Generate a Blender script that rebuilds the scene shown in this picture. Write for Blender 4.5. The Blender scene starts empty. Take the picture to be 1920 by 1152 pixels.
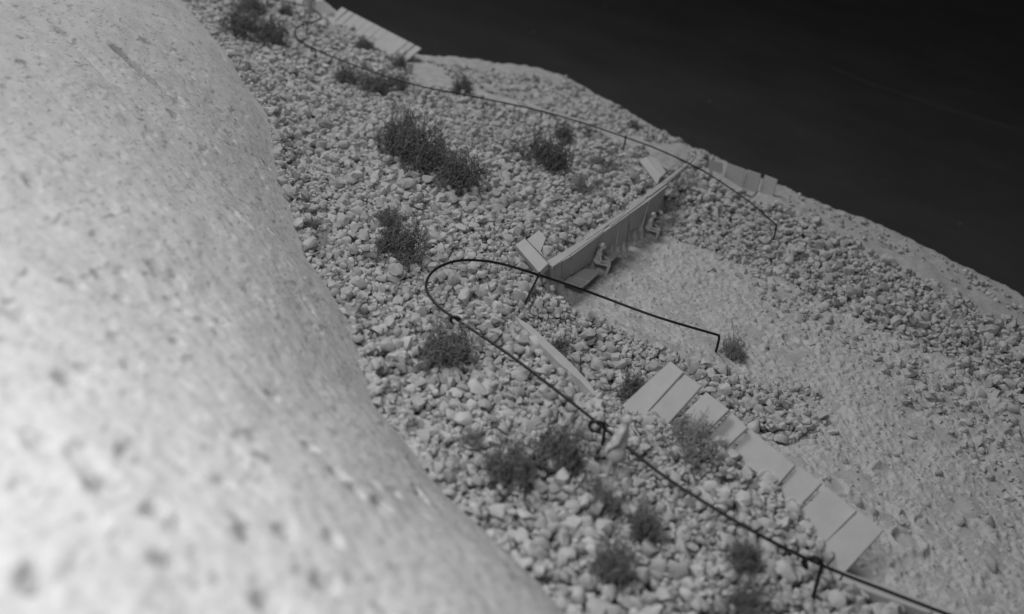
import bpy, bmesh, math, random
import numpy as np
from mathutils import Vector, Matrix, noise, geometry
from mathutils.bvhtree import BVHTree

random.seed(7); rng = np.random.default_rng(7)
S = bpy.context.scene
COL = S.collection

# ------------------------------------------------------------------ camera
PITCH, ROLL, HC = math.radians(28), math.radians(13), 16.0
FPX = 1920 * 35 / 36.0
F = Vector((0, math.cos(PITCH), -math.sin(PITCH)))
R0 = Vector((1, 0, 0)); U0 = Vector((0, math.sin(PITCH), math.cos(PITCH)))
CX = math.cos(ROLL) * R0 + math.sin(ROLL) * U0
CY = -math.sin(ROLL) * R0 + math.cos(ROLL) * U0
CPOS = Vector((0, 0, HC))
cam = bpy.data.cameras.new('camera'); camo = bpy.data.objects.new('camera', cam); COL.objects.link(camo)
M3 = Matrix((CX, CY, -F)).transposed().to_4x4(); M3.translation = CPOS
camo.matrix_world = M3
cam.lens = 35; cam.sensor_width = 36; cam.clip_start = 0.1; cam.clip_end = 600
cam.dof.use_dof = True; cam.dof.focus_distance = 33.5; cam.dof.aperture_fstop = 0.135
S.camera = camo

# ------------------------------------------------------------------ light
W = bpy.data.worlds.new('World'); S.world = W; W.use_nodes = True
bg = W.node_tree.nodes['Background']; bg.inputs[0].default_value = (1, 1, 1, 1); bg.inputs[1].default_value = 0.06
def area(name, loc, aim, size, power):
    l = bpy.data.lights.new(name, 'AREA'); l.shape = 'DISK'; l.size = size; l.energy = power
    o = bpy.data.objects.new(name, l); COL.objects.link(o); o.location = loc
    o.rotation_euler = (Vector(aim) - Vector(loc)).to_track_quat('-Z', 'Y').to_euler(); return o
area('window_lamp', (-36, 56, 60), (3, 28, 0), 28, 25500)
area('side_lamp', (-8, 6, 22), (-5, 10, 7), 11, 3350)
S.view_settings.view_transform = 'Standard'; S.view_settings.look = 'None'
S.view_settings.exposure = 0; S.view_settings.gamma = 1
S.cycles.max_bounces = 5

# ------------------------------------------------------------------ materials
def mat(name, col, rough=0.9, var=0.0, scale=4.0, bump=0.0, bscale=20.0, spec=0.2, metal=0.0, rnd=0.0, detail=6):
    m = bpy.data.materials.new(name); m.use_nodes = True; nt = m.node_tree; b = nt.nodes['Principled BSDF']
    b.inputs['Roughness'].default_value = rough; b.inputs['Specular IOR Level'].default_value = spec
    b.inputs['Metallic'].default_value = metal; b.inputs['Base Color'].default_value = (col, col, col, 1)
    tc = nt.nodes.new('ShaderNodeTexCoord')
    if var > 0:
        n = nt.nodes.new('ShaderNodeTexNoise'); n.inputs['Scale'].default_value = scale; n.inputs['Detail'].default_value = detail
        n.inputs['Roughness'].default_value = 0.6
        nt.links.new(tc.outputs['Object'], n.inputs['Vector'])
        r = nt.nodes.new('ShaderNodeMapRange'); r.inputs[1].default_value = 0.25; r.inputs[2].default_value = 0.75
        r.inputs[3].default_value = col * (1 - var); r.inputs[4].default_value = col * (1 + var)
        nt.links.new(n.outputs[0], r.inputs[0]); out = r.outputs[0]
        if rnd > 0:
            a = nt.nodes.new('ShaderNodeAttribute'); a.attribute_name = 'tone'
            oi = nt.nodes.new('ShaderNodeObjectInfo')
            ad = nt.nodes.new('ShaderNodeMath'); ad.operation = 'ADD'
            nt.links.new(a.outputs['Fac'], ad.inputs[0]); nt.links.new(oi.outputs['Random'], ad.inputs[1])
            fr = nt.nodes.new('ShaderNodeMath'); fr.operation = 'FRACT'; nt.links.new(ad.outputs[0], fr.inputs[0])
            r2 = nt.nodes.new('ShaderNodeMapRange'); r2.inputs[3].default_value = 1 - rnd; r2.inputs[4].default_value = 1 + rnd * .6
            nt.links.new(fr.outputs[0], r2.inputs[0])
            mu = nt.nodes.new('ShaderNodeMath'); mu.operation = 'MULTIPLY'
            nt.links.new(out, mu.inputs[0]); nt.links.new(r2.outputs[0], mu.inputs[1]); out = mu.outputs[0]
        nt.links.new(out, b.inputs['Base Color'])
    if bump > 0:
        n2 = nt.nodes.new('ShaderNodeTexNoise'); n2.inputs['Scale'].default_value = bscale; n2.inputs['Detail'].default_value = 8
        n2.inputs['Roughness'].default_value = 0.65
        nt.links.new(tc.outputs['Object'], n2.inputs['Vector'])
        bp = nt.nodes.new('ShaderNodeBump'); bp.inputs['Strength'].default_value = 1.0; bp.inputs['Distance'].default_value = bump
        nt.links.new(n2.outputs[0], bp.inputs['Height']); nt.links.new(bp.outputs[0], b.inputs['Normal'])
    return m
M_sand = mat('plaster_sand', 0.56, 0.95, 0.14, 2.5, 0.055, 13)
M_ground = mat('plaster_ground', 0.46, 0.95, 0.18, 2.0, 0.05, 8)
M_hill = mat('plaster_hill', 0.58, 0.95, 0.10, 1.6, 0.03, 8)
M_stone = mat('marble_chip', 0.505, 0.85, 0.14, 4.0, 0.03, 11, 0.2, rnd=0.16)
M_board = mat('white_card', 0.47, 0.8, 0.09, 1.6, 0.004, 40, 0.25)
M_figure = mat('white_resin', 0.50, 0.6, 0.04, 3, 0.003, 30, 0.3)
M_wire = mat('dark_wire', 0.022, 0.42, 0.25, 9, 0.004, 40, 0.5, 0.55)
M_lichen = mat('lichen_dark', 0.225, 0.9, 0.3, 3, 0, 1, 0.15)
M_lichen2 = mat('lichen_grey', 0.24, 0.9, 0.3, 3, 0, 1, 0.15)
M_lichen3 = mat('lichen_pale', 0.36, 0.9, 0.25, 3, 0, 1, 0.15)
M_twig = mat('dark_twig', 0.08, 0.9, 0.3, 5)
M_floor = mat('dark_floor', 0.056, 0.9, 0.22, 0.12, 0.02, 3, 0.1)
M_mark = mat('floor_mark', 0.16, 0.9)
M_dust = mat('dust', 0.25, 0.9)

def speckle(m, dark):   # flecks drawn out along the bank: plaster mottling plus painted shade of small pits
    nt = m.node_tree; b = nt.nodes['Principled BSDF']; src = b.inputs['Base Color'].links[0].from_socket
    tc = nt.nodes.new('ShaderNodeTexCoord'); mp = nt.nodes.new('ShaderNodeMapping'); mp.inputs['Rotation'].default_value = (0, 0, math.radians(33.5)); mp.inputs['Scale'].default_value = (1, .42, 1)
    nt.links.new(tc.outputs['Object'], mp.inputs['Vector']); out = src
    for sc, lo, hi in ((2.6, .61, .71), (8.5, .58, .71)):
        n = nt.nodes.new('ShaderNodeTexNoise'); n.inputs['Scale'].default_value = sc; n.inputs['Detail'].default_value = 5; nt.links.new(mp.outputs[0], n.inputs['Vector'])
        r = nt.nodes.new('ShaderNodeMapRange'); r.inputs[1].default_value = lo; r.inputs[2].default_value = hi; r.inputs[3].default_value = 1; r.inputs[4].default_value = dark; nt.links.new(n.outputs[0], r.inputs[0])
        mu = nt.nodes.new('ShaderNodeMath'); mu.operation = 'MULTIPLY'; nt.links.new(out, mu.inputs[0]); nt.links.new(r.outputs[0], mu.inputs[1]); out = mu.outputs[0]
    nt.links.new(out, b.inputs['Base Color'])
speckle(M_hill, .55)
# ------------------------------------------------------------------ helpers
def tag(o, label=None, cat=None, group=None, kind=None):
    for k, v in (('label', label), ('category', cat), ('group', group), ('kind', kind)):
        if v: o[k] = v
    return o
def obj(name, me, m=None, parent=None):
    o = bpy.data.objects.new(name, me); COL.objects.link(o)
    if m and me and not me.materials: me.materials.append(m)
    if parent:
        o.parent = parent
        o.matrix_parent_inverse = parent.matrix_world.inverted()
    return o
def thing(name, label, cat, loc=(0, 0, 0), group=None):
    o = bpy.data.objects.new(name, None); COL.objects.link(o); o.location = loc
    o.empty_display_size = .2
    o.matrix_world = Matrix.Translation(loc)
    return tag(o, label, cat, group)
def mesh(name, v, f, smooth=True):
    me = bpy.data.meshes.new(name)
    v = np.asarray(v, dtype=np.float32); 
    if isinstance(f, np.ndarray):
        n, k = f.shape
        me.vertices.add(len(v)); me.vertices.foreach_set('co', v.ravel())
        me.loops.add(n * k); me.loops.foreach_set('vertex_index', f.astype(np.int32).ravel())
        me.polygons.add(n); me.polygons.foreach_set('loop_start', np.arange(0, n * k, k, dtype=np.int32))
        me.update(calc_edges=True); me.validate()
    else:
        me.from_pydata([tuple(p) for p in v], [], f)
    me.polygons.foreach_set('use_smooth', np.full(len(me.polygons), smooth)); me.update()
    return me
def ray(px, py):
    return (F + CX * ((px - 960) / FPX) + CY * (-(py - 576) / FPX))
def unp(px, py, z):
    d = ray(px, py); t = (z - HC) / d.z
    return CPOS + d * t
def project(P):
    P = np.asarray(P) - np.array(CPOS)
    zf = P @ np.array(F); return 960 + FPX * (P @ np.array(CX)) / zf, 576 - FPX * (P @ np.array(CY)) / zf, zf
def _h(ix, iy, s):
    n = (ix * 374761393 + iy * 668265263 + s * 1274126177) & 0xFFFFFFFF
    n = ((n ^ (n >> 13)) * 1274126177) & 0xFFFFFFFF
    return (n ^ (n >> 16)) & 0xFFFF
def pn(x, y, s=0):
    ix = np.floor(x).astype(np.int64); iy = np.floor(y).astype(np.int64); fx = x - ix; fy = y - iy
    u = fx * fx * fx * (fx * (fx * 6 - 15) + 10); v = fy * fy * fy * (fy * (fy * 6 - 15) + 10)
    def g(a, b, dx, dy):
        an = _h(a, b, s) * (2 * math.pi / 65536); return np.cos(an) * dx + np.sin(an) * dy
    n00 = g(ix, iy, fx, fy); n10 = g(ix + 1, iy, fx - 1, fy); n01 = g(ix, iy + 1, fx, fy - 1); n11 = g(ix + 1, iy + 1, fx - 1, fy - 1)
    return (n00 * (1 - u) + n10 * u) * (1 - v) + (n01 * (1 - u) + n11 * u) * v
def fbm(x, y, sc, oct=4, s=0, gain=.5):
    t = 0; a = 1
    for k in range(oct):
        t = t + a * pn(x * sc, y * sc, s + k * 17); sc *= 2.03; a *= gain
    return t
def sdist(X, Y, P):
    """distance to polyline P and sign (+ on the left of its direction)"""
    best = np.full(X.shape, 1e9); sg = np.ones(X.shape)
    for (ax, ay), (bx, by) in zip(P[:-1], P[1:]):
        dx, dy = bx - ax, by - ay; L = dx * dx + dy * dy
        t = np.clip(((X - ax) * dx + (Y - ay) * dy) / L, 0, 1)
        d = np.hypot(X - ax - t * dx, Y - ay - t * dy)
        c = dx * (Y - ay) - dy * (X - ax)
        m = d < best - 1e-9
        best = np.where(m, d, best); sg = np.where(m, np.sign(c), sg)
    return best * sg
SD = sdist
def inpoly(X, Y, P):
    r = np.zeros(X.shape, bool); n = len(P)
    for i in range(n):
        x1, y1 = P[i]; x2, y2 = P[(i + 1) % n]
        if y1 == y2: continue
        c = ((y1 > Y) != (y2 > Y)) & (X < (x2 - x1) * (Y - y1) / (y2 - y1) + x1); r ^= c
    return r
def blur(A, n):
    for _ in range(n):
        A = np.pad(A, 1, mode='edge'); A = (A[:-2] + 2 * A[1:-1] + A[2:]) / 4; A = (A[:, :-2] + 2 * A[:, 1:-1] + A[:, 2:]) / 4
    return A

# ------------------------------------------------------------------ terrain field
CP = [  # (px, py, height) surface heights read off the photograph
 # sand path
 (1112,566,0),(1150,548,0),(1185,500,0),(1215,465,0),(1250,440,.1),(1200,600,.08),(1340,645,.1),(1430,672,0),(1540,770,0),(1470,800,0),
 (1300,560,0),(1400,600,.0),(1600,640,.1),(1700,720,.1),(1800,850,0),(1920,1000,0),(1600,900,0),(1700,1000,0),(1780,1100,0),(1920,1140,0),
 (1690,1060,0),(1590,930,0),(1500,850,0),(1920,830,.1),(1380,520,.05),(1420,780,.0),(2300,900,0),(2300,1300,0),(1900,1300,0),
 # gravel tongue
 (1100,610,.4),(1200,645,.3),(1300,685,.25),(1400,720,.2),(1490,755,.12),(1030,560,.9),(1045,625,.7),(1120,690,.4),(1200,725,.25),(1270,705,.22),(1330,730,.12),
 # right bank
 (1255,405,.2),(1350,470,.15),(1450,525,.2),(1600,590,.22),(1750,690,.22),(1900,770,.25),(1330,350,.8),(1450,410,.85),(1600,480,.85),(1750,565,.85),(1900,640,.8),(2300,850,.8),
 (1340,305,1.0),(1460,350,1.0),(1600,405,1.0),(1700,445,1.0),(1920,555,1.0),(2300,745,1.0),
 # mound behind the bench wall
 (1025,478,1.35),(1100,438,1.35),(1180,380,1.4),(1245,338,1.35),(1000,420,1.35),(900,330,1.35),(1150,330,1.25),(1230,295,1.15),(1050,350,1.35),(970,300,1.3),(1100,270,1.05),
 (1000,230,.9),(1170,278,1.0),(1290,312,.95),(900,175,.5),(1000,180,.4),(1100,190,.5),(1190,222,.6),
 (790,108,.45),(900,112,.4),(1000,125,.4),(1060,142,.45),(1120,175,.5),(1250,248,.8),(1300,275,.9),
 # left band
 (600,440,1.2),(650,480,1.25),(700,300,1.3),(620,330,1.2),(560,200,1.1),(480,130,1.1),(400,40,1.0),(800,460,1.4),(850,540,1.3),(750,560,1.3),(700,620,1.25),(760,740,1.25),
 (850,700,1.3),(960,560,1.2),(940,640,1.2),(820,880,1.25),(900,960,1.25),(1000,1080,1.25),(1060,1140,1.25),(1000,750,1.3),(1075,735,1.2),(1100,900,1.3),(1200,1000,1.3),
 (1300,900,1.3),(1400,1000,1.25),(1150,790,1.15),(1290,805,1.1),(1250,1140,1.3),(1450,1130,1.2),(1600,1140,1.0),(1700,1160,.9),(1300,1400,1.2),(1800,1300,.8),
 (975,600,1.05),(1020,650,1.1),(1100,740,1.1),(1180,765,1.0),(1225,775,1.0),(1345,800,1.0),(1400,840,1.0),(1445,890,1.0),(1500,950,1.0),(1530,1010,.95),(1560,1080,.9),
 # far left
 (740,150,.8),(690,110,.9),(640,40,.8),(600,60,1.0),(760,120,.6),(604,5,.8),(560,20,1.0),(480,10,1.0),(440,-60,1.0),(300,-120,1.0),(540,-90,.9),
]
GAP = [(990,607),(1035,650),(1080,700),(1117,742),(1180,757),(1225,767),(1290,780),(1345,790),(1410,830),(1445,880),(1500,940),(1530,985),(1550,1040),(1590,1085),(1760,1150)]
pts = [unp(*c) for c in CP]
for i, (a, b) in enumerate(GAP):       # the low side of the front retaining line
    p = unp(a, b, 1.0); lo = .35 if i < 4 else 0.0
    pts.append(Vector((p.x + .75, p.y + .35, lo)))
for a, b in [(1035,495),(1085,465),(1140,430),(1195,390),(1250,350)]:   # foot of the bench wall
    p = unp(a, b, 1.45); pts.append(Vector((p.x + .12, p.y - .12, .15))); pts.append(Vector((p.x - .35, p.y + .3, 1.3)))
for x, y, z in [(-60,90,1),(60,90,0),(70,0,0),(-60,-20,1),(0,-10,1),(20,5,.5),(30,12,0),(-10,10,1.2),(0,12,1.2),(-20,30,1.2),(-30,50,1)]:
    pts.append(Vector((x, y, z)))
v2, e2, f2, *_ = geometry.delaunay_2d_cdt([Vector((p.x, p.y)) for p in pts], [], [], 0, 1e-4, True)
orig = _[0] if _ else [[i] for i in range(len(v2))]
zz = [sum(pts[k].z for k in og) / max(1, len(og)) if og else 0 for og in orig]
bvh = BVHTree.FromPolygons([Vector((p.x, p.y, z)) for p, z in zip(v2, zz)], f2)
GX0, GX1, GY0, GY1, GS = -40.0, 50.0, 4.0, 82.0, 0.25
gx = np.arange(GX0, GX1, GS); gy = np.arange(GY0, GY1, GS)
T = np.zeros((len(gy), len(gx)))
DN = Vector((0, 0, -1))
for j, y in enumerate(gy):
    for i, x in enumerate(gx):
        h = bvh.ray_cast(Vector((x, y, 50)), DN)[0]
        T[j, i] = h.z if h else 0
T = blur(T, 2)
# the bench wall stands clear: level sand right up to its foot
WL = [tuple(unp(*q).xy) for q in [(1036,540,.42),(1054,530,.42),(1071,516,.42),(1133,472,.42),(1172,451,.42),(1206,424,.5),(1236,393,.55)]]
_X, _Y = np.meshgrid(gx, gy); _d = -(lambda P: SD(_X, _Y, P))(WL)
_in = (_X - WL[0][0]) * (WL[1][0] - WL[0][0]) + (_Y - WL[0][1]) * (WL[1][1] - WL[0][1]) > 0
T = np.where(_in & (_d > -.02) & (_d < 1.6), np.minimum(T, .02 + np.clip(_d - .9, 0, 1) * .5), T)
def samp(A, X, Y):
    X = np.asarray(X, float); Y = np.asarray(Y, float)
    u = np.clip((X - GX0) / GS, 0, len(gx) - 1.001); v = np.clip((Y - GY0) / GS, 0, len(gy) - 1.001)
    i = u.astype(int); j = v.astype(int); fu = u - i; fv = v - j
    return (A[j, i] * (1 - fu) + A[j, i + 1] * fu) * (1 - fv) + (A[j + 1, i] * (1 - fu) + A[j + 1, i + 1] * fu) * fv
FOOT = [(200,-140),(340,-5),(455,130),(543,255),(563,380),(603,500),(690,630),(730,780),(830,910),(950,1030),(1080,1155),(1250,1330),(1500,1600)]
FW = [tuple(unp(a, b, 1.15).xy) for a, b in FOOT]
EDGE = [(200,-240,1),(440,-110,.9),(560,-40,.8),(606,-2,.8),(640,24,.75),(700,55,.7),(785,100,.5),(840,106,.4),(900,111,.4),(1000,124,.4),(1060,141,.45),(1120,174,.5),(1190,214,.6),(1250,247,.8),(1300,272,.9),(1460,344,1.),(1700,440,1.),(1920,551,1.),(2300,745,1.),(3200,1200,1.)]
EW = [tuple(unp(*e).xy) for e in EDGE]

def hill_h(X, Y):
    d = sdist(X, Y, FW)               # + on the left of FW direction (FW runs far -> near: left is east) so negate
    d = -d + .22 * pn(X * .35, Y * .35, 5)
    dd = np.maximum(d, -2.5)
    slope0 = 1.04
    h = 1.05 + np.where(dd < 0, dd * 1.1, 0)
    t = np.clip(dd, 0, 40)
    h = h + 8.2 * (1 - np.exp(-t * slope0 / 8.2))
    return h, d
def hit(px, py, dz=0.0, hill=False):
    d = ray(px, py); t = 4.0
    while t < 140:
        p = CPOS + d * t
        z = float(samp(T, p.x, p.y)) + dz
        if hill: z = max(z, float(hill_h(np.array([p.x]), np.array([p.y]))[0][0]))
        if p.z <= z: return p
        t += .04
    return p
# ------------------------------------------------------------------ gravel masks (in plan)
G1 = [(150,-200),(440,-120),(560,-60),(632,30),(700,62),(745,110),(780,150),(860,160),(990,200),(1100,238),(1200,285),(1252,332),(1180,388),(1100,445),(1030,492),(1050,540),(1095,560),(1190,600),(1340,650),(1395,668),(1480,700),(1530,765),(1500,785),(1440,775),(1380,768),(1330,745),(1400,815),(1480,890),(1530,965),(1560,1030),(1575,1072),(1640,1098),(1760,1160),(1900,1260),(1900,1700),(1300,1700),(1060,1200),(900,1030),(780,900),(690,780),(650,640),(570,510),(525,390),(500,260),(420,140),(300,0)]
G2 = [(1240,352),(1300,300),(1360,335),(1460,400),(1560,452),(1700,525),(1920,640),(2300,840),(2300,960),(1920,752),(1800,678),(1700,628),(1600,577),(1500,527),(1400,478),(1300,440),(1235,415)]
def plan(poly, z): return [tuple(unp(a, b, z).xy) for a, b in poly]
NOSTONE = [ # picture outlines of boards that stand clear of the gravel
 [(962,590),(1000,606),(1032,636),(1062,666),(1086,690),(1112,719),(1126,745),(1108,743),(1085,718),(1042,684),(1003,646),(970,610)],
 [(1195,742),(1257,670),(1290,700),(1225,765)],[(1240,760),(1284,695),(1325,726),(1290,762)],[(1285,775),(1324,727),(1372,768),(1330,812)],[(1340,822),(1371,764),(1410,802),(1368,850)],
 [(1380,850),(1406,796),(1497,873),(1470,912)],[(1470,930),(1499,866),(1548,906),(1505,955)],[(1520,965),(1551,906),(1612,958),(1560,1020)],[(1548,1050),(1610,952),(1664,994),(1575,1085)],
 [(958,459),(984,436),(1012,424),(1026,448),(1020,482),(1040,505),(1060,540),(1020,525)],[(1026,500),(1252,340),(1250,380),(1110,560),(1060,545)],
 [(1193,300),(1226,283),(1256,325),(1306,285),(1310,296),(1255,350),(1232,346)],
 [(1318,290),(1465,328),(1450,387),(1420,376),(1385,358),(1330,332)],[(970,185),(1050,212),(1040,222),(1000,212)],
 [(1118,840),(1168,840),(1162,902),(1122,908)],
 [(545,-20),(612,-5),(640,8),(797,90),(762,126),(740,108),(690,72),(640,40),(600,34),(560,10)]]
G1W, G2W = plan(G1, .9), plan(G2, .5)
def gravel_mask(X, Y):
    wx = .6 * pn(X * .9, Y * .9, 31); wy = .6 * pn(X * .9, Y * .9, 57)
    return inpoly(X, Y, G1W) | inpoly(X + wx, Y + wy, G2W)

# ------------------------------------------------------------------ ground sheet, sand path, hill, floor
def grid_mesh(name, xs, ys, Z, keep):
    ny, nx = Z.shape
    X, Y = np.meshgrid(xs, ys); V = np.stack([X, Y, Z], -1).reshape(-1, 3)
    I = np.arange(ny * nx).reshape(ny, nx)
    k = keep[:-1, :-1] & keep[1:, :-1] & keep[:-1, 1:] & keep[1:, 1:]
    Q = np.stack([I[:-1, :-1], I[:-1, 1:], I[1:, 1:], I[1:, :-1]], -1)[k]
    used = np.zeros(len(V), bool); used[Q.ravel()] = True
    idx = np.cumsum(used) - 1
    return mesh(name, V[used], idx[Q])
xs = np.arange(-34, 46, .15); ys = np.arange(12, 78, .15)
X, Y = np.meshgrid(xs, ys)
de = sdist(X, Y, EW)                  # EW runs left -> right: right side (near) is inside = negative
out = np.clip(de + .12 * pn(X * .8, Y * .8, 3) + .06 * pn(X * 3, Y * 3, 4), -5, 3)
GZ = samp(T, X, Y) + .10 * fbm(X, Y, .8, 4, 11) + .09 * fbm(X, Y, 2.2, 3, 13, .6)
gm = gravel_mask(X, Y)
GZ = samp(T, X, Y) + (GZ - samp(T, X, Y)) * np.where(gm, .35, 1) - .36 * gm
GZ = GZ - np.where(out > -.25, (out + .25) ** 2 * 2.2, 0)
hd = -sdist(X, Y, FW)
ground = obj('ground', grid_mesh('ground', xs, ys, GZ, (out < 1.6) & (hd < 3.0)), M_ground); tag(ground, kind='structure')

SP = [(1060,520),(1160,430),(1235,390),(1300,420),(1420,470),(1600,560),(1750,640),(1920,720),(2300,900),(2300,1400),(1850,1300),(1620,1110),(1540,1050),(1480,950),(1400,850),(1300,760),(1290,700),(1180,640),(1060,580)]
SPW = plan(SP, .1)
xs = np.arange(0, 32, .047); ys = np.arange(14, 46, .047)
X, Y = np.meshgrid(xs, ys)
ins = inpoly(X, Y, SPW)
SZ = samp(T, X, Y) + .035 - .50 * blur(gravel_mask(X, Y).astype(float), 22)
big = fbm(X, Y, .55, 3, 21); mid = fbm(X, Y, 2.3, 4, 23, .62); fine = fbm(X, Y, 5.5, 3, 27, .7)
clod = np.maximum(0, mid - .12) ** 1.3
SZ = SZ + .12 * big + .26 * clod * np.clip(.6 + big, .15, 1.2) - .10 * np.maximum(0, -mid - .2) + (.036 + .036 * np.clip(.5 + 1.2 * fbm(X, Y, .9, 2, 29), -.6, 1.2)) * (fine + .8 * np.maximum(0, fine - .25)) 
for a, b, r, dp in [(1700,1018,.42,.2),(1735,985,.3,.1),(1545,612,.38,.13),(1565,915,.35,.12),(1640,1010,.25,.08),(1480,640,.3,.07),(1775,760,.4,.08),(1810,860,.3,.08),(1655,890,.3,.06),(1450,595,.3,.08)]:
    p = unp(a, b, 0); q = np.hypot(X - p.x, (Y - p.y)) / r; dp *= 1.7; SZ = SZ - dp * np.clip(1 - q ** 2, 0, 1) ** .8 + .35 * dp * np.exp(-((q - 1.15) / .2) ** 2)
sand = obj('sand_path', grid_mesh('sand_path', xs, ys, SZ, ins), M_sand); tag(sand, kind='structure')

# hill
xs = np.concatenate([np.arange(-40, -24, .3), np.arange(-24, -14, .12), np.arange(-14, 5.5, .065)])
ys = np.concatenate([np.arange(-12, 3, .3), np.arange(3, 34, .065), np.arange(34, 64, .12)])
X, Y = np.meshgrid(xs, ys)
HZ, hd = hill_h(X, Y)
DX, DY = -.55, .83                     # along the bank
s_ = X * DX + Y * DY; d_ = X * DY - Y * DX
amp = np.clip(hd / 1.5, .25, 1)
lump = .10 * fbm(s_, d_, .5, 3, 41) 
m1 = fbm(s_ * .6, d_, 1.7, 4, 43, .62); m2 = fbm(s_ * .55, d_, 5.2, 3, 47, .6)
HZ = HZ + amp * (lump + .05 * m1 + .035 * m2 - np.clip((Y - 11) / 12, .05, 1) * (.11 * np.clip((m1 - .44) / .12, 0, 1) + .045 * np.clip((m2 - .40) / .12, 0, 1)))
PITS = [(60,1090,.16,.30),(322,522,.26,.3),(295,505,.2,.22),(345,585,.12,.2),(380,605,.13,.2),(415,605,.12,.22),(510,742,.13,.28),(125,712,.2,.22),(230,555,.11,.16),(225,510,.1,.14),(145,535,.1,.12),(290,960,.15,.2),(335,985,.14,.22),(465,1000,.17,.28),(535,998,.14,.24),(625,1010,.13,.2),(580,835,.14,.18),(635,890,.14,.2),(665,920,.13,.2),(715,945,.15,.22),(738,920,.12,.2),(792,932,.12,.2),(780,915,.1,.16),(245,690,.16,.16),(320,560,.1,.14),(70,830,.2,.14),(190,910,.2,.14),(500,1130,.18,.16),(610,1090,.18,.16),(35,590,.18,.12),(325,215,.16,.2),(265,203,.14,.18),(500,310,.12,.16),(60,340,.16,.16),(330,640,.12,.14),(310,1050,.16,.14),(160,690,.14,.12),(420,900,.12,.12)]
for a, b, r, dp in PITS:
    p = hit(a, b, 0, True); r = max(r, .1) * .95
    u = ((X - p.x) * DX + (Y - p.y) * DY) / (r * 1.35); v = ((X - p.x) * DY - (Y - p.y) * DX) / r
    w = u + .7 * pn(X * 6, Y * 6, 71); q = w * w + (v + .7 * pn(X * 6, Y * 6, 73)) ** 2
    HZ = HZ - (.15 + dp) * np.clip((1.2 - q) * 1.6, 0, 1)
for (a, b), (c, d), r, dp in [((222,97),(298,163),.25,.62),((120,62),(208,148),.2,.2),((430,395),(465,425),.12,.12),((150,845),(195,915),.22,.12)]:
    p, q = hit(a, b, 0, True), hit(c, d, 0, True)
    D = np.abs(sdist(X, Y, [(p.x, p.y), (q.x, q.y)])) + .05 * pn(X * 3, Y * 3, 91)
    HZ = HZ - dp * np.clip(1.3 - (D / r) ** 2, 0, 1)
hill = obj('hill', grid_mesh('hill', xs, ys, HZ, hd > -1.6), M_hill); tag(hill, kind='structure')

floor = obj('floor', mesh('floor', [(-300, -100, -6), (300, -100, -6), (300, 400, -6), (-300, 400, -6)], [[0, 1, 2, 3]], False), M_floor); tag(floor, kind='structure')

# ------------------------------------------------------------------ stones
def ico(sub):
    bm = bmesh.new(); bmesh.ops.create_icosphere(bm, subdivisions=sub, radius=1)
    bm.verts.ensure_lookup_table(); v = np.array([p.co[:] for p in bm.verts]); f = np.array([[q.index for q in p.verts] for p in bm.faces]); bm.free(); return v, f
I1, I2, I3 = ico(1), ico(2), ico(3)
def stone_shape(base, seed):
    r = np.random.default_rng(seed); v = base[0].copy()
    v *= np.array([1.12, .92, .72]) * r.uniform(.88, 1.14, 3); return v
def chip(seed, bev):
    """an angular crushed-marble chip: a block cut by random planes, edges slightly worn"""
    r = np.random.default_rng(seed); bm = bmesh.new(); bmesh.ops.create_icosphere(bm, subdivisions=1, radius=1.25)
    for k in range(12):
        n = r.normal(size=3); n /= np.linalg.norm(n); o = r.uniform(.5, .88)
        bmesh.ops.bisect_plane(bm, geom=list(bm.verts) + list(bm.edges) + list(bm.faces), plane_co=Vector(n * o), plane_no=Vector(n), clear_outer=True)
        bmesh.ops.holes_fill(bm, edges=[e for e in bm.edges if e.is_boundary], sides=0)
    bmesh.ops.dissolve_limit(bm, angle_limit=.03, verts=list(bm.verts), edges=list(bm.edges))
    bmesh.ops.remove_doubles(bm, verts=list(bm.verts), dist=.06)
    sc = np.array([1.2, 1.0, .78]) * r.uniform(.85, 1.18, 3) * 1.08
    bmesh.ops.scale(bm, vec=Vector(sc), verts=list(bm.verts))
    if bev: bmesh.ops.bevel(bm, geom=list(bm.edges), offset=bev, segments=1, affect='EDGES', profile=.5)
    bmesh.ops.triangulate(bm, faces=list(bm.faces)); bm.verts.ensure_lookup_table(); bm.verts.index_update()
    v = np.array([p.co[:] for p in bm.verts]); f = np.array([[q.index for q in p.verts] for p in bm.faces]); bm.free(); return v, f
NV = 22
C3 = [chip(100 + k, .15) for k in range(NV)]; C2 = [chip(100 + k, 0) for k in range(NV)]
print('chip tris', np.mean([len(c[1]) for c in C3]), np.mean([len(c[1]) for c in C2]))
HS = .06; hx0, hx1, hy0, hy1 = -27., 27., 13.5, 66.
hx = np.arange(hx0, hx1, HS); hy = np.arange(hy0, hy1, HS)
X, Y = np.meshgrid(hx, hy); MASK = gravel_mask(X, Y)
de = sdist(X, Y, EW); MASK &= de < -.3
PX, PY, PZ = project(np.stack([X, Y, np.full_like(X, .9)], -1).reshape(-1, 3))
vis = ((PX > -60) & (PX < 1990) & (PY > -60) & (PY < 1230)).reshape(X.shape)
MASK &= vis
H = samp(T, X, Y) + .03 - .33 * blur(gravel_mask(X, Y).astype(float), 2)
PX, PY, PZ = project(np.stack([X, Y, H + .35], -1).reshape(-1, 3)); PX = PX.reshape(X.shape); PY = PY.reshape(X.shape)
for q in NOSTONE: MASK &= ~inpoly(PX, PY, q)
HH = hill_h(X, Y)[0]; H = np.maximum(H, HH - .05)
HI0 = H.copy(); cells = np.argwhere(MASK)
cell_area = HS * HS * len(cells)
st = []   # x,y,z,rx,ry,rz,scale,variant
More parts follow.
